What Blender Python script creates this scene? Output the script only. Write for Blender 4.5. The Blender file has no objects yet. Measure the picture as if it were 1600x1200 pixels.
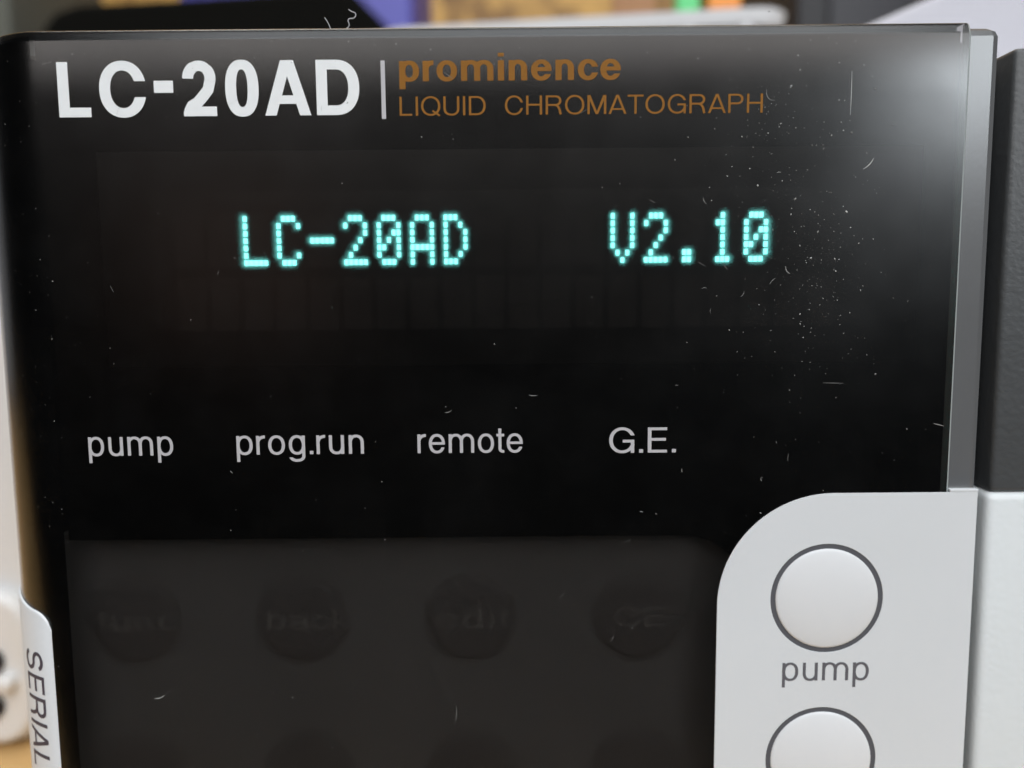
import bpy, bmesh, math, random
from mathutils import Vector, Matrix

random.seed(7)
MM = 0.001
sc = bpy.context.scene
col = sc.collection

# ------------------------------------------------------------------ camera
TH = math.radians(6.15)          # pitched down a little
RO = math.radians(0.5)
DIST = 89.0 * MM
cam_d = bpy.data.cameras.new('camera')
cam_d.sensor_width = 36.0
cam_d.lens = 36.0 * 1250.0 / 1600.0
cam_d.clip_start = 0.005
cam_d.clip_end = 50
cam_d.dof.use_dof = True
cam_d.dof.focus_distance = 88.0 * MM
cam_d.dof.aperture_fstop = 13.0
cam_d.dof.aperture_blades = 7
cam = bpy.data.objects.new('camera', cam_d)
col.objects.link(cam)
fwd = Vector((0, math.cos(TH), -math.sin(TH)))
r0 = Vector((1, 0, 0)); u0 = r0.cross(fwd)
rgt = math.cos(RO) * r0 - math.sin(RO) * u0
upv = math.sin(RO) * r0 + math.cos(RO) * u0
m = Matrix((rgt, upv, -fwd)).transposed().to_4x4()
m.translation = -fwd * DIST
cam.matrix_world = m
sc.camera = cam

# ------------------------------------------------------------------ world and lamps
w = bpy.data.worlds.new('World'); sc.world = w; w.use_nodes = True
bg = w.node_tree.nodes['Background']
bg.inputs['Color'].default_value = (0.80, 0.88, 1.0, 1)
bg.inputs['Strength'].default_value = 0.02

def area(name, loc, target, sx, sy, power, color):
    d = bpy.data.lights.new(name, 'AREA')
    d.shape = 'RECTANGLE'; d.size = sx; d.size_y = sy; d.energy = power; d.color = color
    o = bpy.data.objects.new(name, d); col.objects.link(o)
    o.location = loc
    o.rotation_euler = (Vector(target) - Vector(loc)).to_track_quat('-Z', 'Y').to_euler()
    return o
area('ceiling_lamp', (0.1, -0.95, 1.30), (0, 0, 0), 1.6, 1.1, 22.5, (0.93, 0.97, 1.0))
area('strip_lamp', (0.05, -1.45, 0.80), (0, 0, 0), 2.6, 0.45, 12.5, (1.0, 0.95, 0.92))
area('window_lamp', (0.83, -1.25, 0.40), (0.04, 0, 0.03), 0.25, 0.24, 4.7, (0.88, 0.95, 1.0))
area('warm_reflection_fill', (-0.235, -0.60, 0.05), (-0.03, 0, 0.014), 0.15, 0.13, 0.016, (1.0, 0.55, 0.38))  # added, no real lamp: stands in for a person's reddish reflection in the cover
area('side_fill', (-1.3, 0.55, 0.35), (0, 0, 0), 0.9, 1.0, 1.2, (0.95, 0.96, 1.0))  # added so the left bend of the cover has something bright to mirror
area('room_lamp', (-0.1, 0.30, 1.5), (0.0, 0.6, 0.2), 1.4, 0.8, 17.0, (1.0, 0.96, 0.9))

sc.view_settings.view_transform = 'Standard'
sc.view_settings.look = 'None'
sc.view_settings.exposure = 0.0
sc.view_settings.gamma = 1.0
sc.render.engine = 'CYCLES'
sc.cycles.use_denoising = True
sc.cycles.denoising_input_passes = 'RGB_ALBEDO'
sc.cycles.use_light_tree = False
sc.cycles.transparent_max_bounces = 24
sc.cycles.max_bounces = 7
sc.cycles.sample_clamp_indirect = 6.0

# ------------------------------------------------------------------ materials
MATS = {}
def nt(name):
    mt = bpy.data.materials.new(name); mt.use_nodes = True
    MATS[name] = mt
    return mt, mt.node_tree, mt.node_tree.nodes, mt.node_tree.links

def plain(name, rgb, rough=0.5, bump=0.0, bscale=800, var=0.0, vscale=60, spec=0.5, metal=0.0):
    mt, t, n, l = nt(name)
    p = n['Principled BSDF']
    p.inputs['Base Color'].default_value = (*rgb, 1)
    p.inputs['Roughness'].default_value = rough
    p.inputs['Specular IOR Level'].default_value = spec
    p.inputs['Metallic'].default_value = metal
    tc = n.new('ShaderNodeTexCoord')
    if var:
        nz = n.new('ShaderNodeTexNoise'); nz.inputs['Scale'].default_value = vscale
        nz.inputs['Detail'].default_value = 6
        l.new(tc.outputs['Object'], nz.inputs['Vector'])
        mx = n.new('ShaderNodeMix'); mx.data_type = 'RGBA'
        mx.inputs[6].default_value = (*[c * (1 - var) for c in rgb], 1)
        mx.inputs[7].default_value = (*[min(1, c * (1 + var)) for c in rgb], 1)
        l.new(nz.outputs['Fac'], mx.inputs[0]); l.new(mx.outputs[2], p.inputs['Base Color'])
    if bump:
        nb = n.new('ShaderNodeTexNoise'); nb.inputs['Scale'].default_value = bscale
        nb.inputs['Detail'].default_value = 3
        l.new(tc.outputs['Object'], nb.inputs['Vector'])
        b = n.new('ShaderNodeBump'); b.inputs['Strength'].default_value = bump
        b.inputs['Distance'].default_value = 0.0002
        l.new(nb.outputs['Fac'], b.inputs['Height']); l.new(b.outputs['Normal'], p.inputs['Normal'])
    return mt

plain('white_plastic', (0.68, 0.71, 0.735), 0.42, 0.10, 2200, 0.045, 60)
plain('white_textured', (0.70, 0.74, 0.755), 0.5, 0.26, 1900, 0.03, 120)
plain('button_rubber', (0.715, 0.735, 0.755), 0.45, 0.06, 2500, 0.025, 110)
plain('gasket', (0.085, 0.088, 0.10), 0.6, 0.1, 2000)
plain('caption_grey', (0.11, 0.11, 0.125), 0.6)
plain('print_white', (0.80, 0.83, 0.84), 0.5, 0, 0, 0.05, 700)
plain('print_grey', (0.47, 0.47, 0.49), 0.5, 0, 0, 0.06, 900)
plain('print_brown', (0.25, 0.105, 0.013), 0.6, 0, 0, 0.18, 500, spec=0.2)
plain('print_dark', (0.055, 0.05, 0.075), 0.6)
plain('black_plate', (0.003, 0.003, 0.0025), 0.8, spec=0)
plain('black_inside', (0.003, 0.003, 0.003), 0.8, spec=0)
plain('trim_grey', (0.115, 0.118, 0.122), 0.24, 0.02, 2500, 0.08, 150)
plain('cover_edge_lit', (0.42, 0.46, 0.46), 0.25)  # pale colour paints in the light caught along the clear edges
plain('door_grey', (0.066, 0.071, 0.075), 0.45, 0.35, 1500, 0.07, 200)
plain('case_white', (0.72, 0.73, 0.74), 0.5, 0.3, 1200, 0.03, 40)
plain('key_grey', (0.158, 0.162, 0.161), 0.6, 0.05, 1200, 0.10, 50, spec=0.2)
plain('key_cap', (0.122, 0.120, 0.118), 0.6, 0.0, 1200, spec=0.15)
plain('key_recess', (0.135, 0.134, 0.13), 0.6, spec=0.1)
plain('key_print', (0.185, 0.185, 0.18), 0.6)
plain('display_glass', (0.006, 0.0065, 0.006), 0.6, spec=0.1)
plain('display_cell', (0.017, 0.016, 0.015), 0.6, spec=0.1)
plain('white_abs', (0.67, 0.68, 0.685), 0.35, 0.05, 1500, 0.03, 60)
plain('dark_hole', (0.012, 0.012, 0.013), 0.6)
plain('black_abs', (0.0045, 0.0045, 0.004), 0.7, 0.1, 800, spec=0.03)
plain('blue_paint', (0.07, 0.07, 0.38), 0.5, 0, 0, 0.05, 30)
plain('charcoal', (0.012, 0.013, 0.017), 0.6, 0.1, 500, 0.2, 30)
plain('slate', (0.028, 0.03, 0.038), 0.6)
plain('lilac_white', (0.46, 0.46, 0.51), 0.5, 0.1, 800, 0.02, 20)
plain('green_card', (0.12, 0.60, 0.22), 0.6)
plain('orange_card', (0.75, 0.27, 0.05), 0.6)
plain('brown_card', (0.33, 0.17, 0.08), 0.7, 0, 0, 0.2, 30)
plain('green_grey', (0.07, 0.075, 0.06), 0.6, 0, 0, 0.15, 20)
plain('lint', (0.45, 0.45, 0.47), 0.8)

# smoked clear cover: tinted see-through sheet with a fresnel sheen and a thin dust film
def cover_mat():
    mt, t, n, l = nt('smoked_cover')
    n.remove(n['Principled BSDF'])
    out = n['Material Output']
    tr = n.new('ShaderNodeBsdfTransparent'); tr.inputs['Color'].default_value = (0.40, 0.385, 0.375, 1)
    gl = n.new('ShaderNodeBsdfAnisotropic'); gl.inputs['Color'].default_value = (1, 1, 1, 1)
    df = n.new('ShaderNodeBsdfDiffuse'); df.inputs['Color'].default_value = (0.55, 0.54, 0.53, 1)
    tc = n.new('ShaderNodeTexCoord')
    lw = n.new('ShaderNodeLayerWeight'); lw.inputs['Blend'].default_value = 0.5
    pw = n.new('ShaderNodeMath'); pw.operation = 'POWER'; pw.inputs[1].default_value = 5
    l.new(lw.outputs['Facing'], pw.inputs[0])
    ma = n.new('ShaderNodeMath'); ma.operation = 'MULTIPLY_ADD'
    ma.inputs[1].default_value = 0.955; ma.inputs[2].default_value = 0.045
    l.new(pw.outputs[0], ma.inputs[0])
    nz = n.new('ShaderNodeTexNoise'); nz.inputs['Scale'].default_value = 45; nz.inputs['Detail'].default_value = 3
    nz.inputs['Roughness'].default_value = 0.65
    l.new(tc.outputs['Object'], nz.inputs['Vector'])
    mr = n.new('ShaderNodeMapRange'); mr.inputs[1].default_value = 0.3; mr.inputs[2].default_value = 0.7
    mr.inputs[3].default_value = 0.20; mr.inputs[4].default_value = 0.27
    l.new(nz.outputs['Fac'], mr.inputs[0]); l.new(mr.outputs[0], gl.inputs['Roughness'])
    m1 = n.new('ShaderNodeMixShader')
    l.new(ma.outputs[0], m1.inputs[0]); l.new(tr.outputs[0], m1.inputs[1]); l.new(gl.outputs[0], m1.inputs[2])
    # dust film
    nd = n.new('ShaderNodeTexNoise'); nd.inputs['Scale'].default_value = 110; nd.inputs['Detail'].default_value = 3
    nd.inputs['Roughness'].default_value = 0.75
    l.new(tc.outputs['Object'], nd.inputs['Vector'])
    md = n.new('ShaderNodeMapRange'); md.inputs[1].default_value = 0.42; md.inputs[2].default_value = 0.75
    md.inputs[3].default_value = 0.0; md.inputs[4].default_value = 0.003
    l.new(nd.outputs['Fac'], md.inputs[0])
    m2 = n.new('ShaderNodeMixShader')
    l.new(md.outputs[0], m2.inputs[0]); l.new(m1.outputs[0], m2.inputs[1]); l.new(df.outputs[0], m2.inputs[2])
    l.new(m2.outputs[0], out.inputs['Surface'])
cover_mat()

def emis_mat():
    mt, t, n, l = nt('lit_phosphor')
    n.remove(n['Principled BSDF'])
    e = n.new('ShaderNodeEmission'); e.inputs['Color'].default_value = (0.20, 0.92, 0.86, 1)
    e.inputs['Strength'].default_value = 8.0
    l.new(e.outputs[0], n['Material Output'].inputs['Surface'])
    mt.cycles.emission_sampling = 'NONE'
emis_mat()

def frost_mat(name, fac, rough):
    mt, t, n, l = nt(name)
    n.remove(n['Principled BSDF'])
    tr = n.new('ShaderNodeBsdfTransparent')
    rf = n.new('ShaderNodeBsdfRefraction'); rf.inputs['IOR'].default_value = 1.16; rf.inputs['Roughness'].default_value = rough
    mx = n.new('ShaderNodeMixShader'); mx.inputs[0].default_value = fac
    l.new(tr.outputs[0], mx.inputs[1]); l.new(rf.outputs[0], mx.inputs[2])
    l.new(mx.outputs[0], n['Material Output'].inputs['Surface'])
frost_mat('halo_sheet', 0.45, 0.84)
frost_mat('frosted_film', 0.55, 0.85)

def dust_mat():
    mt, t, n, l = nt('dust_specks')
    p = n['Principled BSDF']; p.inputs['Roughness'].default_value = 0.9
    g = n.new('ShaderNodeNewGeometry')
    cr = n.new('ShaderNodeValToRGB')
    cr.color_ramp.elements[0].color = (0.12, 0.12, 0.12, 1); cr.color_ramp.elements[1].color = (0.60, 0.62, 0.60, 1)
    e = cr.color_ramp.elements.new(0.6); e.color = (0.26, 0.26, 0.25, 1)
    l.new(g.outputs['Random Per Island'], cr.inputs[0]); l.new(cr.outputs[0], p.inputs['Base Color'])
dust_mat()

def wood_mat(name, c1, c2, scale, flake):
    mt, t, n, l = nt(name)
    p = n['Principled BSDF']; p.inputs['Roughness'].default_value = 0.55
    tc = n.new('ShaderNodeTexCoord'); mp = n.new('ShaderNodeMapping')
    mp.inputs['Scale'].default_value = (1, 7, 1) if not flake else (1.6, 1, 1)
    l.new(tc.outputs['Object'], mp.inputs['Vector'])
    a = n.new('ShaderNodeTexNoise' if not flake else 'ShaderNodeTexVoronoi'); a.inputs['Scale'].default_value = scale
    l.new(mp.outputs[0], a.inputs['Vector'])
    b = n.new('ShaderNodeTexNoise'); b.inputs['Scale'].default_value = scale * 3; b.inputs['Detail'].default_value = 8
    l.new(mp.outputs[0], b.inputs['Vector'])
    mx = n.new('ShaderNodeMix'); mx.data_type = 'RGBA'; mx.inputs[0].default_value = 0.45
    l.new(a.outputs['Color'], mx.inputs[6]); l.new(b.outputs['Fac'], mx.inputs[7])
    bw = n.new('ShaderNodeRGBToBW'); l.new(mx.outputs[2], bw.inputs[0])
    cr = n.new('ShaderNodeValToRGB'); cr.color_ramp.elements[0].position = 0.3; cr.color_ramp.elements[1].position = 0.68
    cr.color_ramp.elements[0].color = (*c1, 1); cr.color_ramp.elements[1].color = (*c2, 1)
    l.new(bw.outputs[0], cr.inputs[0]); l.new(cr.outputs[0], p.inputs['Base Color'])
wood_mat('osb_wood', (0.17, 0.08, 0.015), (0.54, 0.32, 0.08), 22, True)
wood_mat('table_wood', (0.50, 0.30, 0.11), (0.66, 0.43, 0.19), 9, False)

# ------------------------------------------------------------------ mesh helpers (millimetres in, metres out)
def link(name, me, mat, parent=None, smooth=False):
    o = bpy.data.objects.new(name, me); col.objects.link(o)
    if mat: me.materials.append(MATS[mat])
    if smooth:
        for p in me.polygons: p.use_smooth = True
    if parent: o.parent = parent
    return o

def pydata(name, vs, fs, mat, parent=None, smooth=False):
    me = bpy.data.meshes.new(name)
    me.from_pydata([(x * MM, y * MM, z * MM) for x, y, z in vs], [], fs); me.update()
    return link(name, me, mat, parent, smooth)

def box(name, x0, x1, y0, y1, z0, z1, mat, parent=None, bev=0.0, seg=3):
    bm = bmesh.new()
    bmesh.ops.create_cube(bm, size=1)
    for v in bm.verts:
        v.co = Vector(((x0 + x1) / 2 + v.co.x * (x1 - x0), (y0 + y1) / 2 + v.co.y * (y1 - y0), (z0 + z1) / 2 + v.co.z * (z1 - z0))) * MM
    if bev:
        bmesh.ops.bevel(bm, geom=bm.edges[:], offset=bev * MM, segments=seg, profile=0.5, affect='EDGES')
    me = bpy.data.meshes.new(name); bm.to_mesh(me); bm.free()
    o = link(name, me, mat, parent)
    if bev:
        for p in me.polygons: p.use_smooth = True
        me.set_sharp_from_angle(angle=math.radians(40))
    return o

def prism(name, loops, y0, y1, mat, parent=None, bev=0.0):
    """flat outline(s) in x,z (first outer, others holes) given thickness y0..y1 (y0 is the front)"""
    cu = bpy.data.curves.new(name, 'CURVE'); cu.dimensions = '2D'; cu.fill_mode = 'BOTH'
    cu.extrude = max(1e-6, (y1 - y0) / 2 - bev) * MM; cu.bevel_depth = bev * MM; cu.bevel_resolution = 2
    if bev: cu.offset = -bev * MM
    for lp in loops:
        s = cu.splines.new('POLY'); s.points.add(len(lp) - 1); s.use_cyclic_u = True
        for p, (x, z) in zip(s.points, lp): p.co = (x * MM, z * MM, 0, 1)
    tmp = bpy.data.objects.new('tmp', cu); col.objects.link(tmp)
    me = bpy.data.meshes.new_from_object(tmp.evaluated_get(bpy.context.evaluated_depsgraph_get()))
    bpy.data.objects.remove(tmp); bpy.data.curves.remove(cu)
    me.materials.clear(); me.name = name
    ym = (y0 + y1) / 2 * MM
    for v in me.vertices:
        x, z, d = v.co
        v.co = (x, ym - d, z)
    me.flip_normals() if False else None
    o = link(name, me, mat, parent)
    for p in me.polygons: p.use_smooth = True
    me.set_sharp_from_angle(angle=math.radians(35))
    return o

def circ(cx, cz, r, n=72):
    return [(cx + r * math.cos(2 * math.pi * i / n), cz + r * math.sin(2 * math.pi * i / n)) for i in range(n)]

def lathe(name, cx, cz, prof, mat, parent, n=64):
    """prof: (radius, y) from rim to centre, axis along y"""
    vs, fs = [], []
    for r, y in prof[:-1]:
        for i in range(n):
            a = 2 * math.pi * i / n
            vs.append((cx + r * math.cos(a), y, cz + r * math.sin(a)))
    k = len(prof) - 1
    vs.append((cx, prof[-1][1], cz)); c = len(vs) - 1
    for j in range(k - 1):
        for i in range(n):
            i2 = (i + 1) % n
            fs.append((j * n + i, j * n + i2, (j + 1) * n + i2, (j + 1) * n + i))
    for i in range(n): fs.append(((k - 1) * n + i, (k - 1) * n + (i + 1) % n, c))
    return pydata(name, vs, fs, mat, parent, True)

def empty(name, loc, label=None, cat=None, group=None):
    o = bpy.data.objects.new(name, None); col.objects.link(o)
    o.empty_display_size = 0.01
    o.location = Vector(loc) * MM
    if label: tag(o, label, cat, group)
    return o
def tag(o, label, cat=None, group=None, kind=None):
    if label: o['label'] = label
    if cat: o['category'] = cat
    if group: o['group'] = group
    if kind: o['kind'] = kind
    return o
def adopt(root):
    """parts were built in world millimetres: keep them there under a root that stands elsewhere"""
    for ch in root.children:
        ch.matrix_parent_inverse = Matrix.Translation(-root.location)

# ------------------------------------------------------------------ lettering: grotesque glyphs drawn as filled shapes (cap height 1)
def clip(poly, hp):
    a, b, c = hp; out = []
    for i in range(len(poly)):
        p, q = poly[i], poly[(i + 1) % len(poly)]
        dp, dq = a * p[0] + b * p[1] - c, a * q[0] + b * q[1] - c
        if dp <= 0: out.append(p)
        if dp * dq < 0:
            t = dp / (dp - dq); out.append((p[0] + t * (q[0] - p[0]), p[1] + t * (q[1] - p[1])))
    return out
def L_(x): return (1, 0, x)       # keep left of x
def R_(x): return (-1, 0, -x)
def B_(y): return (0, 1, y)       # keep below y
def T_(y): return (0, -1, -y)
def rect(x0, y0, x1, y1): return [[(x0, y0), (x1, y0), (x1, y1), (x0, y1)]]
def ring(cx, cy, rx, ry, s, h, keep=((),), n=2.3, seg=56):
    def se(rx, ry, a):
        c, d = math.cos(a), math.sin(a)
        return (cx + rx * math.copysign(abs(c) ** (2 / n), c), cy + ry * math.copysign(abs(d) ** (2 / n), d))
    out = []
    for i in range(seg):
        a, b = 2 * math.pi * i / seg, 2 * math.pi * (i + 1) / seg
        q = [se(rx, ry, a), se(rx, ry, b), se(rx - s, ry - h, b), se(rx - s, ry - h, a)]
        for k in keep:
            z = q
            for hp in k:
                z = clip(z, hp)
                if len(z) < 3: break
            if len(z) >= 3: out.append(z)
    return out
def stroke(pts, wd):
    wd = wd if callable(wd) else (lambda t, w=wd: w)
    n = len(pts); lo, hi = [], []
    for i, p in enumerate(pts):
        a, b = pts[max(0, i - 1)], pts[min(n - 1, i + 1)]
        dx, dy = b[0] - a[0], b[1] - a[1]; d = math.hypot(dx, dy) or 1
        k = wd(i / (n - 1)) / 2
        lo.append((p[0] - dy / d * k, p[1] + dx / d * k)); hi.append((p[0] + dy / d * k, p[1] - dx / d * k))
    return [[lo[i], lo[i + 1], hi[i + 1], hi[i]] for i in range(n - 1)]
def earc(cx, cy, rx, ry, a0, a1, n=20):
    return [(cx + rx * math.cos(math.radians(a0 + (a1 - a0) * i / n)), cy + ry * math.sin(math.radians(a0 + (a1 - a0) * i / n))) for i in range(n + 1)]
XH = 0.735
WID = dict(L=.60, C=.84, A=.86, D=.80, I=0, Q=.92, U=.76, H=.76, R=.78, O=.92, M=.90, T=.76, G=.86, P=.72, E=.66, S=.74,
           p=.60, r=.33, o=.62, m=.98, i=0, n=.56, e=.62, c=.58, u=.56, g=.60, t=.30, f=.30, b=.60, a=.60, k=.56, d=.60)
WID.update({'2': .62, '0': .62, '-': .36, '.': 0, ' ': 0})
def glyph(ch, s, h, wx):
    w = WID[ch] * wx; y = XH
    if w == 0: w = s
    sb = 0.085
    if ch == 'L': g = rect(0, 0, s, 1) + rect(0, 0, w, h)
    elif ch == 'I': g = rect(0, 0, s, 1)
    elif ch == 'H': g = rect(0, 0, s, 1) + rect(w - s, 0, w, 1) + rect(0, .47, w, .47 + h)
    elif ch == 'T': g = rect(0, 1 - h, w, 1) + rect(w / 2 - s / 2, 0, w / 2 + s / 2, 1); sb = .03
    elif ch == 'E': g = rect(0, 0, s, 1) + rect(0, 0, w, h) + rect(0, 1 - h, w, 1) + rect(0, .47, w * .94, .47 + h)
    elif ch == 'A':
        k = s * 1.03; t = k * 1.14; sb = .02
        g = [[(0, 0), (k, 0), (w / 2 - t / 2 + k, 1), (w / 2 - t / 2, 1)], [(w - k, 0), (w, 0), (w / 2 + t / 2, 1), (w / 2 + t / 2 - k, 1)]]
        f = lambda yy: yy * (w / 2 - t / 2) + k * .6
        y0 = .21; y1 = .21 + h * .88
        g += [[(f(y0), y0), (w - f(y0), y0), (w - f(y1), y1), (f(y1), y1)]]
    elif ch == 'D':
        cx = w * .46
        g = rect(0, 0, s, 1) + rect(0, 0, cx, h) + rect(0, 1 - h, cx, 1) + ring(cx, .5, w - cx, .5, s, h, ((R_(cx),),), 2.2)
    elif ch in 'OQ':
        g = ring(w / 2, .5, w / 2, .515, s, h, n=2.1)
        if ch == 'Q': g += [[(w * .55, .22), (w * .62, .29), (w * 1.0, .02), (w * .93, -.05)]]
        sb = .06
    elif ch == 'C':
        g = ring(w * .52, .5, w * .52, .515, s, h, ((L_(w * .52),), (R_(w * .52), T_(.645)), (R_(w * .52), B_(.355))), 2.15)
    elif ch == 'G':
        g = ring(w * .52, .5, w * .52, .515, s, h, ((L_(w * .52),), (R_(w * .52), T_(.69)), (R_(w * .52), B_(.34))), 2.1)
        g += rect(w - s * .95, 0, w, .52) + rect(w * .54, .52 - h, w, .52)
    elif ch == 'U':
        r = .36
        g = rect(0, r, s, 1) + rect(w - s, r, w, 1) + ring(w / 2, r, w / 2, r + .015, s, h, ((B_(r),),), 2.2)
    elif ch in 'PR':
        cx = w * .58; yc = .725; ry = .275
        g = rect(0, 0, s, 1) + rect(0, 1 - h, cx, 1) + rect(0, yc - ry, cx, yc - ry + h) + ring(cx, yc, w - cx - (.03 if ch == 'R' else 0), ry, s, h, ((R_(cx),),), 2.2)
        if ch == 'R':
            g += stroke([(w * .52, .45 + h / 2), (w * .68, .44 + h * .4), (w * .8, .36), (w * .86, .24), (w * .89, .08), (w * .93, 0)], s)
    elif ch == 'M':
        g = rect(0, 0, s, 1) + rect(w - s, 0, w, 1)
        g += [[(0, 1), (s * 1.3, 1), (w / 2 + s * .5, 0), (w / 2 - s * .5, 0)], [(w - s * 1.3, 1), (w, 1), (w / 2 + s * .5, 0), (w / 2 - s * .5, 0)]]
    elif ch == 'S':
        mid = .515; r1 = (1 - h / 2 - mid) / 2; r2 = (mid - h / 2) / 2; rx = w / 2 - s / 2
        g = stroke(earc(w / 2, mid + r1, rx * .94, r1, 15, 270, 26) + earc(w / 2, mid - r2, rx, r2, 90, -168, 26)[1:], s)
    elif ch == '2':
        rx = w / 2 - s / 2
        pts = earc(w / 2, .69, rx, .31 - h / 2, 182, -22, 24)
        pts += [(w * .76, .48), (w * .60, .36), (w * .42, .24), (w * .31, .12)]
        g = stroke(pts, lambda t: s + (h - s) * (.6 if .25 < t < .6 else 0)) + rect(w * .08, 0, w, h) + [[(0, 0), (w * .3, 0), (w * .36, .16), (w * .30, .32), (w * .14, .26), (w * .04, .15), (0, .07)]]
    elif ch == '0': g = ring(w / 2, .5, w / 2, .515, s, h, n=2.35)
    elif ch == '-': g = rect(0, .43, w, .43 + h * 1.25); sb = .09
    elif ch == '.': g = rect(0, 0, s * 1.1, s * 1.1)
    elif ch in 'nm':
        def arch(x0, x1):
            cx = (x0 + x1) / 2; yc = y - .30
            return ring(cx, yc, (x1 - x0) / 2, .315, s, h, ((T_(yc),),), 2.2) + rect(x1 - s, 0, x1, yc)
        g = rect(0, 0, s, y)
        g += arch(0, w) if ch == 'n' else arch(0, (w + s) / 2) + arch((w - s) / 2, w)
    elif ch == 'u':
        yc = .30
        g = rect(w - s, 0, w, y) + rect(0, yc, s, y) + ring(w / 2, yc, w / 2, .315, s, h, ((B_(yc),),), 2.2)
    elif ch == 'r':
        yc = y - .30; cx = w * .98
        g = rect(0, 0, s, y) + ring(cx, yc, cx, .315, s, h * 1.08, ((T_(yc), L_(w)),), 2.2); sb = .05
    elif ch == 'o': g = ring(w / 2, y / 2, w / 2, y / 2 + .015, s, h, n=2.15); sb = .06
    elif ch in 'pbdg':
        st = {'p': (0, -.28, s, y), 'b': (0, 0, s, 1), 'd': (w - s, 0, w, 1), 'g': (w - s, -.06, w, y)}[ch]
        g = rect(*st) + ring(w / 2, y / 2, w / 2, y / 2 + .015, s, h, n=2.2)
        if ch == 'g': g += ring(w / 2, -.06, w / 2, .235, s, h, ((R_(w / 2), B_(-.06)), (L_(w / 2), B_(-.12))), 2.2)
    elif ch == 'c':
        c = w * .53
        g = ring(c, y / 2, c, y / 2 + .015, s, h, ((L_(c),), (R_(c), T_(y * .64)), (R_(c), B_(y * .36))), 2.15); sb = .06
    elif ch == 'e':
        c = w / 2; mb = y * .45
        g = ring(c, y / 2, w / 2, y / 2 + .015, s, h, ((T_(mb),), (B_(mb), L_(c)), (R_(c), B_(y * .30))), 2.15)
        g += rect(s * .6, mb, w - s * .4, mb + h * .92); sb = .06
    elif ch == 'i': g = rect(0, 0, s, y) + rect(0, .87, s, 1.0)
    elif ch == 't':
        x = w * .25
        g = rect(x, .17, x + s, .94) + rect(0, y - h, w, y) + ring(x + .2, .17, .2, .18, s, h, ((L_(x + .2), B_(.17)),), 2.3) + rect(x + .2, -.01, max(w, x + .22), h - .01); sb = .035
    elif ch == 'f':
        x = w * .25
        g = rect(x, 0, x + s, .83) + rect(0, y - h, w, y) + ring(x + .2, .83, .2, .18, s, h, ((L_(x + .2), T_(.83)),), 2.3) + rect(x + .2, 1.01 - h, max(w, x + .22), 1.01); sb = .035
    elif ch == 'a':
        g = rect(w - s, 0, w, y * .68) + ring(w / 2, y * .66, w / 2, y * .34 + .015, s, h, ((T_(y * .68),),), 2.2) + ring(w * .45, .21, w * .45, .225, s, h * .9, n=2.1)
    elif ch == 'k':
        g = rect(0, 0, s, 1) + [[(s, .22), (s, .36), (w * .72, y), (w * .98, y)], [(w * .3, .38), (w * .5, .52), (w, 0), (w - s * 1.15, 0)]]; sb = .04
    elif ch == ' ': return [], .75
    return [[(px + sb, py) for px, py in q] for q in g], w + 2 * sb

def layout(txt, s, h, wx=1.0):
    polys, x = [], 0
    for ch in txt:
        g, adv = glyph(ch, s, h, wx)
        polys += [[(px + x, py) for px, py in q] for q in g]; x += adv
    lo = min(p[0] for q in polys for p in q); hi = max(p[0] for q in polys for p in q)
    return [[((px - lo) / (hi - lo), py) for px, py in q] for q in polys]

def print_text(name, txt, x0, x1, zb, cap, s, h, mat, parent, y, wx=1.0, mapf=None):
    vs, fs = [], []
    polys = layout(txt, s, h, wx)
    if mapf:      # on a curved surface: cut the shapes into narrow bands
        polys = [z for q in polys for k in range(-4, 24) for z in [clip(clip(q, T_(k / 16)), B_((k + 1) / 16))] if len(z) > 2]
    mapf = mapf or (lambda u, v, d: (x0 + u * (x1 - x0), y - d, zb + v * cap))
    for k, q in enumerate(polys):
        b = len(vs)
        area2 = sum(q[i][0] * q[(i + 1) % len(q)][1] - q[(i + 1) % len(q)][0] * q[i][1] for i in range(len(q)))
        if area2 < 0: q = q[::-1]
        for u, v in q: vs.append(mapf(u, v, 0.0004 * (k % 40)))
        fs.append(tuple(range(b, len(vs))))
    return pydata(name, vs, fs, mat, parent)

# ------------------------------------------------------------------ ground, wall
Z0 = -102.0
tag(box('tabletop', -900, 1300, -60, 905, Z0 - 30, Z0, 'table_wood'), None, kind='structure')
tag(box('wall', -1500, 1900, 905, 935, Z0 - 700, 1500, 'osb_wood'), None, kind='structure')

# ------------------------------------------------------------------ the instrument
unit = empty('liquid_chromatograph', (20, 150, Z0),
             'white laboratory pump unit with smoked black display cover and round white keys', 'lab instrument')
XB, RB = -50.3, 11.0             # where the flat face starts to bend round the left side, bend radius
ZT, RT = 37.1, 1.35              # where the face starts to roll over the top
XR = 49.25
def bend(u, off=0.0):
    """unrolled x -> (x, y), off = distance outward from the face"""
    if u >= XB: return u, -off
    a = (XB - u) / RB
    return XB - (RB + off) * math.sin(a), RB - (RB + off) * math.cos(a)
def top_drop(u):
    k = max(0.0, (-49.0 - u) / 10.0)
    return .4 * k * k

# white case behind the front
box('case', -58.5, 210, 13, 420, Z0 + 4, 36, 'case_white', unit, 2.5)
for x in (-45, 195):
    for yy in (40, 390):
        lf = lathe('foot', 0, 0, [(9, 4.2), (9, 0.6), (8, 0), (0, 0)], 'black_abs', unit, 24)
        lf.matrix_local = Matrix.Translation(Vector((x, yy, Z0)) * MM) @ Matrix.Rotation(math.pi / 2, 4, 'X')
box('inner_wall', -54.0, 53.6, 8, 12.9, Z0 + 6, 35.5, 'black_inside', unit)

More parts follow.
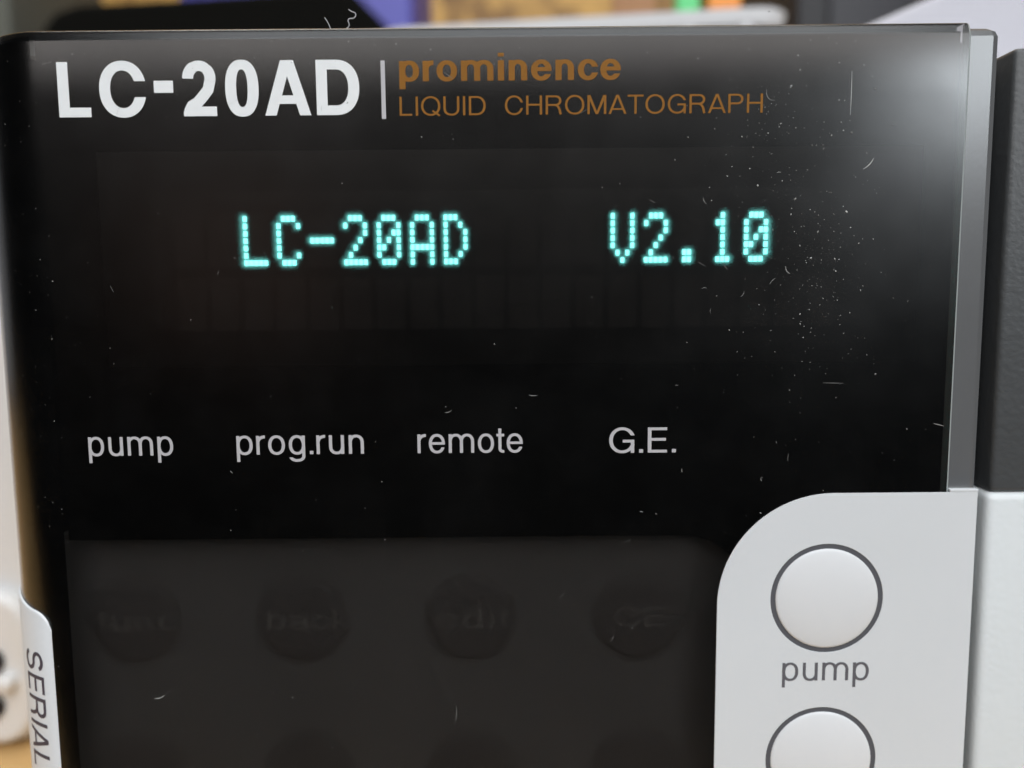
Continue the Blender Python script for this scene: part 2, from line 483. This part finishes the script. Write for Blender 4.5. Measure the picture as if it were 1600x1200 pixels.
# smoked cover
bend_a = [math.radians(84 - 84 * i / 22) for i in range(22)]
US = [XB - RB * a for a in bend_a] + [XB + (XR - .28 - XB) * i / 24 for i in range(25)]
ZB = -62.0
vs, fs, mi = [], [], []
rows = [(ZB + (ZT - ZB) * i / 16, 0.0, 0.0) for i in range(17)]
for dz, dy in ((.04, .005), (.09, .02), (.2, .066), (.5, .20), (.8, .335), (.98, .42), (1.1, .50), (1.2, .62), (1.28, .80), (1.32, 1.0), (1.35, 1.26)):
    rows.append((ZT + dz, dy, 0))
nU = len(US)
for (z, dy, b) in rows:
    for u in US:
        x, y = bend(u)
        tt = max(0, (z - 20) / (ZT + RT - 20))
        vs.append((x, y + dy, z - top_drop(u) * tt * tt))
for j in range(len(rows) - 1):
    for i in range(nU - 1):
        fs.append((j * nU + i, j * nU + i + 1, (j + 1) * nU + i + 1, (j + 1) * nU + i))
cover = pydata('front_cover', vs, fs, 'smoked_cover', unit, True)
# right-hand edge of the cover (chamfer and thickness), light on it painted pale
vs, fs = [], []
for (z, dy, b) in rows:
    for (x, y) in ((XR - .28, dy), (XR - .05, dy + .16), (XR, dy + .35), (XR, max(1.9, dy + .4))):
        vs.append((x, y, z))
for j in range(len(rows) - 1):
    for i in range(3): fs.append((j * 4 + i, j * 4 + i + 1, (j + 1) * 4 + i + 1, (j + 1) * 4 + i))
pydata('lit_right_edge', vs, fs, 'cover_edge_lit', cover, True)
# top lip of the cover seen as a pale line
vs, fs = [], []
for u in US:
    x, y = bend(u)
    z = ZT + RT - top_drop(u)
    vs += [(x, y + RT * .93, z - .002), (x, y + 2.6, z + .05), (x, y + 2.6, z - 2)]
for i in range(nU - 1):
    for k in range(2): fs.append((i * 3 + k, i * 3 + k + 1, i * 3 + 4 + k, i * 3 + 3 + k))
pydata('top_lip', vs, fs, 'cover_edge_lit', cover, True)

# black liner behind the bent edge
vs, fs = [], []
UL = [u for u in US if u < -51.3] + [-51.2]
for z in (ZB, 30.0, 37.6):
    for u in UL:
        x, y = bend(u, -0.3); vs.append((x, y, z - (top_drop(u) if z > 36 else 0)))
for j in range(2):
    for i in range(len(UL) - 1): fs.append((j * len(UL) + i, j * len(UL) + i + 1, (j + 1) * len(UL) + i + 1, (j + 1) * len(UL) + i))
pydata('side_liner', vs, fs, 'black_inside', unit, True)
box('mask_plate', -54.1, 52.5, 7.0, 7.9, -19.6, 38.2, 'black_plate', unit)
WX, WZ0, WZ1 = 46.5, -11.0, 33.5
prism('mask_frame', [[(-51.6, -18.05), (19.5, -18.05), (21.2, -18.2), (22.8, -18.7), (24.2, -19.5), (25.4, -20.7), (26.2, -22.2), (49.1, -22.2), (49.1, 37.9), (-51.6, 37.9)],
                     [(-WX, WZ0), (WX, WZ0), (WX, WZ1), (-WX, WZ1)]], 2.0, 2.5, 'black_plate', unit)
pydata('halo_sheet', [(-46, 2.7, 2), (46, 2.7, 2), (46, 2.7, 26), (-46, 2.7, 26)], [(0, 1, 2, 3)], 'halo_sheet', unit)  # added sheet that scatters the lit dots into a soft halo
pydata('frosted_film', [(-53, 2.2, -62), (26, 2.2, -62), (26, 2.2, -18.0), (-53, 2.2, -18.0)], [(0, 1, 2, 3)], 'frosted_film', unit)
box('inner_side_wall', -54.6, -54.2, 3.4, 8, -62, 37.0, 'black_inside', unit)

# printed lettering on the cover
YP = -0.02
print_text('model_lettering', 'LC-20AD', -48.3, -16.05, 29.2, 5.72, .205, .175, 'print_white', cover, YP, 1.0)
prism('divider_line', [[(-13.72, 28.75), (-13.27, 28.75), (-13.27, 34.8), (-13.72, 34.8)]], -.03, -.01, 'print_grey', cover)
print_text('series_lettering', 'prominence', -11.75, 11.9, 32.62, 2.86, .225, .155, 'print_brown', cover, YP, 1.22)
print_text('title_lettering', 'LIQUID CHROMATOGRAPH', -11.8, 27.15, 29.06, 1.98, .112, .10, 'print_brown', cover, YP, 1.0)
for t, a, b in (('pump', -47.55, -38.05), ('prog.run', -30.95, -16.67), ('remote', -10.66, 1.15)):
    print_text('indicator_lettering', t, a, b, -7.72, 2.9, .118, .105, 'print_grey', cover, YP)
print_text('indicator_lettering', 'G.E.', 10.84, 18.33, -7.88, 2.86, .125, .112, 'print_grey', cover, YP)

# fluorescent dot-matrix display
disp = box('display_module', -42, 42, 6.2, 6.9, 6.0, 22.0, 'display_glass', unit, .2)
FONT = {'L': '10000 10000 10000 10000 10000 10000 11111', 'C': '01110 10001 10000 10000 10000 10001 01110',
        '-': '00000 00000 00000 11111 00000 00000 00000', '2': '01110 10001 00001 00010 00100 01000 11111',
        '0': '01110 10001 10011 10101 11001 10001 01110', 'A': '01110 10001 10001 10001 11111 10001 10001',
        'D': '11110 10001 10001 10001 10001 10010 11100', 'V': '10001 10001 10001 10001 10001 01010 00100',
        '.': '00000 00000 00000 00000 00000 01100 01100', '1': '00100 01100 00100 00100 00100 00100 01110'}
FONT['D'] = '11100 10010 10001 10001 10001 10010 11100'
PX, PZ, DX, DZ = 0.57, 0.845, 0.405, 0.62
CH_X0, CH_P, CH_Z = -31.08, 3.886, 19.2
cell_me = None
for r in range(2):
    for c in range(-2, 18):
        if cell_me is None:
            o = box('matrix_cell', -.2, 5 * PX + .1, 6.12, 6.3, -6 * PZ - .85, .2, 'display_cell', disp)
            cell_me = o.data
        else:
            o = bpy.data.objects.new('matrix_cell', cell_me); col.objects.link(o); o.parent = disp
        o.location = (Vector((CH_X0 + c * CH_P, 0, CH_Z - r * 7.3))) * MM
for k, ch in enumerate('LC-20AD    V2.10'):
    if ch == ' ': continue
    bm = bmesh.new()
    for r, rowbits in enumerate(FONT[ch].split()):
        for c, bit in enumerate(rowbits):
            if bit == '1':
                x = CH_X0 + k * CH_P + c * PX + DX / 2; z = CH_Z - r * PZ - DZ / 2
                q = bmesh.ops.create_cube(bm, size=1)['verts']
                for v in q: v.co = Vector((x + v.co.x * DX, 5.98 + v.co.y * .26, z + v.co.z * DZ)) * MM
    me = bpy.data.meshes.new('lit_character'); bm.to_mesh(me); bm.free()
    link('lit_character', me, 'lit_phosphor', disp)

# key panel hidden behind the smoked cover
kp = prism('key_panel', [[(-54.1, -70), (30, -70), (30, -18.1), (-54.1, -18.1)]], 4.6, 6.2, 'key_grey', unit)
caps = [('func', -50.1, -40.4), ('back', -29.7, -19.8), ('edit', -9.4, -.6), ('CE', 12.0, 18.1)]
for r in range(2):
    for c in range(4):
        cx, cz = -45.7 + c * 20.2, -28.9 - r * 19.6
        lathe('recess', cx, cz, [(5.7, 4.59), (5.3, 4.56), (5.15, 4.585), (0, 4.585)], 'key_recess', kp, 40)
        key = lathe('key', cx, cz, [(5.1, 4.62), (5.05, 4.52), (4.6, 4.46), (3.6, 4.39), (2.2, 4.33), (1, 4.305), (0, 4.30)], 'key_cap', kp, 40)
        if r == 0:
            t, a, b = caps[c]
            print_text('key_lettering', t, a, b, cz - 1.1, 2.5, .14, .125, 'key_print', key, 4.27)

# white keypad frame: right block and the strip round the left side
RC = 13.0
out = [(23.27, -62), (52.45, -62), (52.45, -12.7)]
out += [(23.27 + RC - RC * math.sin(a), -12.7 - RC + RC * math.cos(a)) for a in [math.radians(90 * i / 24) for i in range(25)]]
B1, B2 = (35.8, -25.0), (35.72, -44.5)
frame = prism('keypad_frame', [out, circ(*B1, 6.43), circ(*B2, 6.43)], -0.12, -0.012, 'white_plastic', unit, 0.03)
for (cx, cz) in (B1, B2):
    g = prism('button_gap', [circ(cx, cz, 6.6), circ(cx, cz, 5.5)], -.045, .5, 'gasket', frame)
    bt = lathe('button', cx, cz, [(5.86, .4), (5.86, -.10), (5.82, -.16), (5.6, -.22), (5.2, -.30), (4.6, -.40), (3.8, -.50), (2.8, -.59), (1.6, -.655), (.7, -.68), (0, -.685)], 'button_rubber', frame, 96)
print_text('button_lettering', 'pump', 30.95, 40.95, -34.8, 2.93, .112, .098, 'caption_grey', frame, -.142)
# left strip (follows the bend), rounded upper corner
nA = 30
vs, fs = [], []
for i in range(nA + 1):
    a = math.radians(16.6 + (84 - 16.6) * i / nA); u = XB - RB * a
    t = max(0.0, 1 - (a - math.radians(16.6)) / math.radians(14))
    s_ = max(0.0, (a - math.radians(30)) / math.radians(30))
    zt = -26.1 - 2.2 * (1 - math.sqrt(max(0, 1 - t * t))) + 1.2 * min(1, s_) ** 1.2
    for z, off in ((-62, .3), (zt - .25, .3), (zt - .06, .24), (zt, .05)):
        x, y = bend(u, off if i else off * .2); vs.append((x, y, z))
for i in range(nA):
    for k in range(3): fs.append((i * 4 + k + 4, i * 4 + k, i * 4 + k + 1, i * 4 + k + 5))
strip = pydata('side_strip', vs, fs, 'white_plastic', unit, True)
def serial_map(u, v, d):
    a = math.radians(42.5 - 18.5 * v)
    x, y = bend(XB - RB * a, .33 + d)
    return (x, y, -31.1 - 14.7 * u)
print_text('side_lettering', 'SERIAL', 0, 1, 0, 1, .135, .12, 'print_dark', strip, 0, 1.0, serial_map)

# right-hand trim of the display block, the gap and the door
tv = []
for z in (-12.72, 37.0, 37.6, 37.95):
    k = {37.0: 0, 37.6: .25, 37.95: .75}.get(z, 0)
    tv += [(49.3, .60 + k, z), (51.9 - k * .6, .63 + k, z), (52.55 - k * .7, .95 + k, z), (52.75 - k * .7, 1.8 + k, z), (52.75 - k * .7, 7.5, z)]
tf = []
for j in range(3):
    for i in range(4): tf.append((j * 5 + i, j * 5 + i + 1, j * 5 + 6 + i, j * 5 + 5 + i))
tf.append((15, 16, 17, 18, 19))
tr = pydata('edge_trim', tv, tf, 'trim_grey', unit)
box('trim_foot', 49.32, 52.5, -.14, .58, -12.69, -12.35, 'white_plastic', unit, .05)
box('gap_wall', 52.2, 56, 5.5, 7.8, -62, -13.2, 'white_plastic', unit)
door = box('door', 54.25, 205, .5, 12.5, -12.9, 35.75, 'door_grey', unit, .55)
lower = box('door_lower_panel', 53.75, 205, .25, 12.4, -96, -12.95, 'white_textured', unit, .9)
adopt(unit)

# ------------------------------------------------------------------ dust, scratches, lint
def specks():
    bm = bmesh.new()
    def cov(px, pz, off):
        x, y = bend(px, off); return Vector((x, y, pz))
    def speck(px, pz, r):
        r *= .78
        if px > 23 and pz < -12.5 and pz > -26 - 0 and (px - 36) ** 2 + (pz + 26) ** 2 < 170: return
        if px > 23.2 and pz < -25: return
        if px > 36 and pz < -12.6: return
        n = random.choice((4, 5, 6)); st = random.uniform(1, 2.0); an = random.uniform(0, 6.28)
        pts = []
        for i in range(n):
            a = 2 * math.pi * i / n; rr = r * random.uniform(.6, 1.2)
            lx, lz = rr * math.cos(a) * st, rr * math.sin(a)
            pts.append((lx * math.cos(an) - lz * math.sin(an), lx * math.sin(an) + lz * math.cos(an)))
        vb = [bm.verts.new(cov(px + a, pz + b, .03) * MM) for a, b in pts]
        vt = bm.verts.new(cov(px, pz, .03 + r * .6) * MM)
        for i in range(n): bm.faces.new((vb[i], vb[(i + 1) % n], vt))
    def scratch(px, pz, ln, an, wd, cv=0.0):
        prev = None; k = 7
        for i in range(k + 1):
            t = i / k; a = an + cv * (t - .5)
            x = px + ln * (t - .5) * math.cos(a); z = pz + ln * (t - .5) * math.sin(a) + cv * ln * .25 * (t - .5) ** 2
            nx, nz = -math.sin(a), math.cos(a); wq = wd * (.35 + .65 * math.sin(math.pi * min(.95, max(.08, t))))
            cur = (bm.verts.new(cov(x + nx * wq, z + nz * wq, .035) * MM), bm.verts.new(cov(x - nx * wq, z - nz * wq, .035) * MM))
            if prev: bm.faces.new((prev[0], prev[1], cur[1], cur[0]))
            prev = cur
    for _ in range(190): speck(random.uniform(-53, 48.5), random.uniform(-50, 36.5), min(.13, abs(random.gauss(.025, .03)) + .018))
    for _ in range(330): speck(random.gauss(32.5, 4.6), random.gauss(15, 10), min(.15, abs(random.gauss(.02, .035)) + .016))
    for _ in range(110): speck(random.gauss(28, 5), random.gauss(26, 5), min(.12, abs(random.gauss(.02, .03)) + .016))
    for _ in range(70): speck(random.gauss(34, 2.5), random.gauss(12, 3), min(.10, abs(random.gauss(.02, .03)) + .014))
    for _ in range(150): speck(random.uniform(-54, 48.5), random.uniform(34.5, 37), min(.08, abs(random.gauss(.02, .02)) + .014))
    for _ in range(70): speck(random.uniform(-56, -50), random.uniform(-22, 36), min(.08, abs(random.gauss(.02, .02)) + .014))
    for _ in range(24):
        scratch(random.gauss(30, 7), random.gauss(17, 13) if random.random() < .8 else random.uniform(-40, -20), random.uniform(.3, 1.1), random.uniform(0, 3.14), random.uniform(.012, .03), random.uniform(-.8, .8))
    for _ in range(14):
        scratch(random.uniform(-48, 20), random.uniform(-44, 34), random.uniform(.3, 1.0), random.uniform(0, 3.14), random.uniform(.012, .026), random.uniform(-.8, .8))
    scratch(36.6, 31.0, 4.6, 1.57, .03, .02); scratch(-6.8, -38.6, 1.8, 1.5, .04, .1); scratch(-43.2 + 2, -36.3, 1.2, .3, .05, .4)
    scratch(35.7, -.2, 2.3, -.03, .03); scratch(47.7, -5.0, 1.2, -.25, .05); scratch(-6.5, 33.2, 1.2, -.6, .03)
    scratch(27.7, 30.6, 1.6, -.9, .04, .9); scratch(30.2, 12.2, 1.0, -1.0, .06, .6); scratch(38.8, 23.5, 1.6, .8, .05, .3)
    me = bpy.data.meshes.new('dust'); bm.to_mesh(me); bm.free()
    o = link('dust', me, 'dust_specks')
    return tag(o, 'fine white dust specks and hairline scratches on the dark cover', 'dust', kind='stuff')
specks()

def fibre(name, pts, r, label):
    cu = bpy.data.curves.new(name, 'CURVE'); cu.dimensions = '3D'; cu.bevel_depth = r * MM; cu.bevel_resolution = 1; cu.resolution_u = 6
    s = cu.splines.new('BEZIER'); s.bezier_points.add(len(pts) - 1)
    for b, p in zip(s.bezier_points, pts):
        b.co = Vector(p) * MM; b.handle_left_type = b.handle_right_type = 'AUTO'
    tmp = bpy.data.objects.new('tmp', cu); col.objects.link(tmp)
    me = bpy.data.meshes.new_from_object(tmp.evaluated_get(bpy.context.evaluated_depsgraph_get()))
    bpy.data.objects.remove(tmp); bpy.data.curves.remove(cu)
    me.materials.clear()
    o = link(name, me, 'lint', None, True)
    return tag(o, label, 'lint', 'lint fibres on the top edge')
zl = ZT + RT - .05
fibre('lint_fibre', [(-17.7, 1.4, zl), (-17.2, 1.3, zl + .45), (-17.25, 1.2, zl + 1.0), (-16.6, 1.2, zl + 1.2), (-16.45, 1.2, zl + 1.6), (-16.9, 1.2, zl + 1.85), (-17.2, 1.2, zl + 2.05)], .058,
      'curly white lint fibre standing on the top edge of the cover')
fibre('lint_fibre', [(-19.2, 1.4, zl), (-19.4, 1.3, zl + .6), (-19.8, 1.2, zl + 1.25)], .045,
      'short straight lint hair left of the curly fibre on the top edge')

# ------------------------------------------------------------------ things behind (out of focus)
def rbox(name, cx, cy, z0, z1, sx, sy, rz, mat, bev, label, cat):
    o = box(name, -sx / 2, sx / 2, -sy / 2, sy / 2, 0, z1 - z0, mat, None, bev)
    o.location = Vector((cx, cy, z0)) * MM; o.rotation_euler.z = math.radians(rz)
    return tag(o, label, cat)
ZC = 36.0   # top of the case
# white ribbed bin standing on the case
bn = empty('storage_bin', (30, 255, ZC), 'white ribbed plastic bin standing on the instrument case, blurred', 'bin')
H = 71.6
def shell(name, hx0, hy0, hx1, hy1, z0, z1, th, mat, parent, n=8, rc=12):
    def loop(hx, hy, z):
        pts = []
        for q, (sx, sy) in enumerate(((1, 1), (-1, 1), (-1, -1), (1, -1))):
            for i in range(n + 1):
                a = math.radians(90 * q + 90 * i / n)
                pts.append((sx * (hx - rc) + rc * math.cos(a), sy * (hy - rc) + rc * math.sin(a), z))
        return pts
    ls = [loop(hx0, hy0, z0), loop(hx1, hy1, z1), loop(hx1 - th, hy1 - th, z1), loop(hx0 - th, hy0 - th, z0 + th)]
    vs = [p for l_ in ls for p in l_]; k = len(ls[0]); fs = []
    for j in range(3):
        for i in range(k): fs.append((j * k + i, j * k + (i + 1) % k, (j + 1) * k + (i + 1) % k, (j + 1) * k + i))
    fs.append(tuple(range(k))[::-1]); fs.append(tuple(range(3 * k, 4 * k)))
    o = pydata(name, vs, fs, mat, parent, True); o.data.set_sharp_from_angle(angle=math.radians(45)); return o
shell('bin_wall', 66, 42, 70, 46, 0, H - 4, 2.5, 'white_abs', bn)
shell('bin_rim', 73, 49, 74, 50, H - 4.5, H, 5.5, 'white_abs', bn)
for i in range(7):
    x = -58 + i * 19.5
    rb = lathe('rib', 0, 0, [(3.6, 0), (3.6, 62), (2.6, 66), (0, 67)], 'white_abs', bn, 20)
    rb.matrix_local = Matrix.Translation(Vector((x, -46, 1)) * MM) @ Matrix.Rotation(math.pi / 2, 4, 'X') @ Matrix.Rotation(0, 4, 'Y')
bn.rotation_euler.z = math.radians(-8)

def pack(name, x, y, sx, sy, h, rz, mat, label, cat):
    return rbox(name, x, y, ZC + 3, ZC + 3 + h, sx, sy, rz, mat, .8, label, cat)
pack('card_box', 52, 262, 17, 26, 116, -6, 'brown_card', 'brown card box standing in the white bin', 'box')
pack('card_box', 73.5, 258, 9, 24, 112, -8, 'green_card', 'narrow bright green box standing in the white bin', 'box')
pack('card_box', 87, 256, 13, 22, 114, -4, 'orange_card', 'orange box at the right end of the white bin', 'box')

# black tapered housing, blue crate, cabinets on the table behind
prism_o = prism('black_housing', [[(-300, Z0), (-66, Z0), (-78, 183), (-103, 208), (-135, 204), (-208, 200), (-272, 197), (-288, 192), (-298, 180)]], 440, 500, 'black_abs', None, 4)
tag(prism_o, 'black tapered plastic housing behind the instrument, left of the blue crate', 'housing')
cr = empty('blue_crate', (-147, 600, Z0), 'blue crate standing behind the black housing', 'crate')
box('crate_wall', -248, -72, 540, 700, Z0, 300, 'blue_paint', cr, 4)
for z in (40, 180):
    box('crate_band', -250, -70, 538, 702, z, z + 12, 'blue_paint', cr, 2)
adopt(cr)
dk = empty('dark_cabinet', (235, 520, Z0), 'charcoal equipment cabinet behind the white bin on the right', 'cabinet')
box('cabinet_body', 186, 330, 450, 600, Z0, 330, 'charcoal', dk, 3)
box('cabinet_door', 206, 256, 446, 449.6, Z0 + 10, 322, 'slate', dk, 1)
adopt(dk)
gp = empty('green_cabinet', (-450, 560, Z0), 'dark grey-green cabinet at the far left edge behind the black housing', 'cabinet')
box('cabinet_body', -560, -352, 500, 640, Z0, 330, 'green_grey', gp, 4)
box('cabinet_door', -545, -366, 496, 499.6, Z0 + 12, 318, 'green_grey', gp, 2)
adopt(gp)
wd = prism('pale_housing', [[(-8, ZC), (205, ZC), (205, 112), (112, 84.5), (97, 78.5), (60, 63)]], 112, 182, 'lilac_white', None, 1.2)
tag(wd, 'pale lilac-white sloping plastic housing on top of the instrument at right', 'housing')

# white device standing on the table at the left
dv = empty('white_device', (-160, 130, Z0), 'white plastic device with dark round sockets standing left of the instrument', 'device')
rr = 9.0
def rrect(x0, x1, z0, z1, r):
    p = []
    for cx, cz, a0 in ((x1 - r, z1 - r, 0), (x0 + r, z1 - r, 90), (x0 + r, z0 + r, 180), (x1 - r, z0 + r, 270)):
        p += [(cx + r * math.cos(math.radians(a0 + 90 * i / 8)), cz + r * math.sin(math.radians(a0 + 90 * i / 8))) for i in range(9)]
    return p
prism('device_body', [rrect(-215, -118.5, Z0 + .2, 40, rr)], 104, 190, 'white_abs', dv, 2)
blk = prism('socket_block', [rrect(-190, -119.2, Z0 + 2.2, -61, rr)], 99.5, 105, 'white_abs', dv, 1.6)
for (x, z) in ((-128.3, -78), (-129, -89.5), (-145, -78), (-145, -90)):
    lathe('socket', x, z, [(3.4, 99.6), (3.3, 98.6), (2.9, 98.2), (2.5, 98.9), (2.3, 99.3), (0, 99.3)], 'dark_hole', blk, 28)
lathe('knob', -124.3, -83, [(2.2, 99.6), (2.2, 97), (1.7, 96.2), (0, 96)], 'white_abs', blk, 24)
adopt(dv)
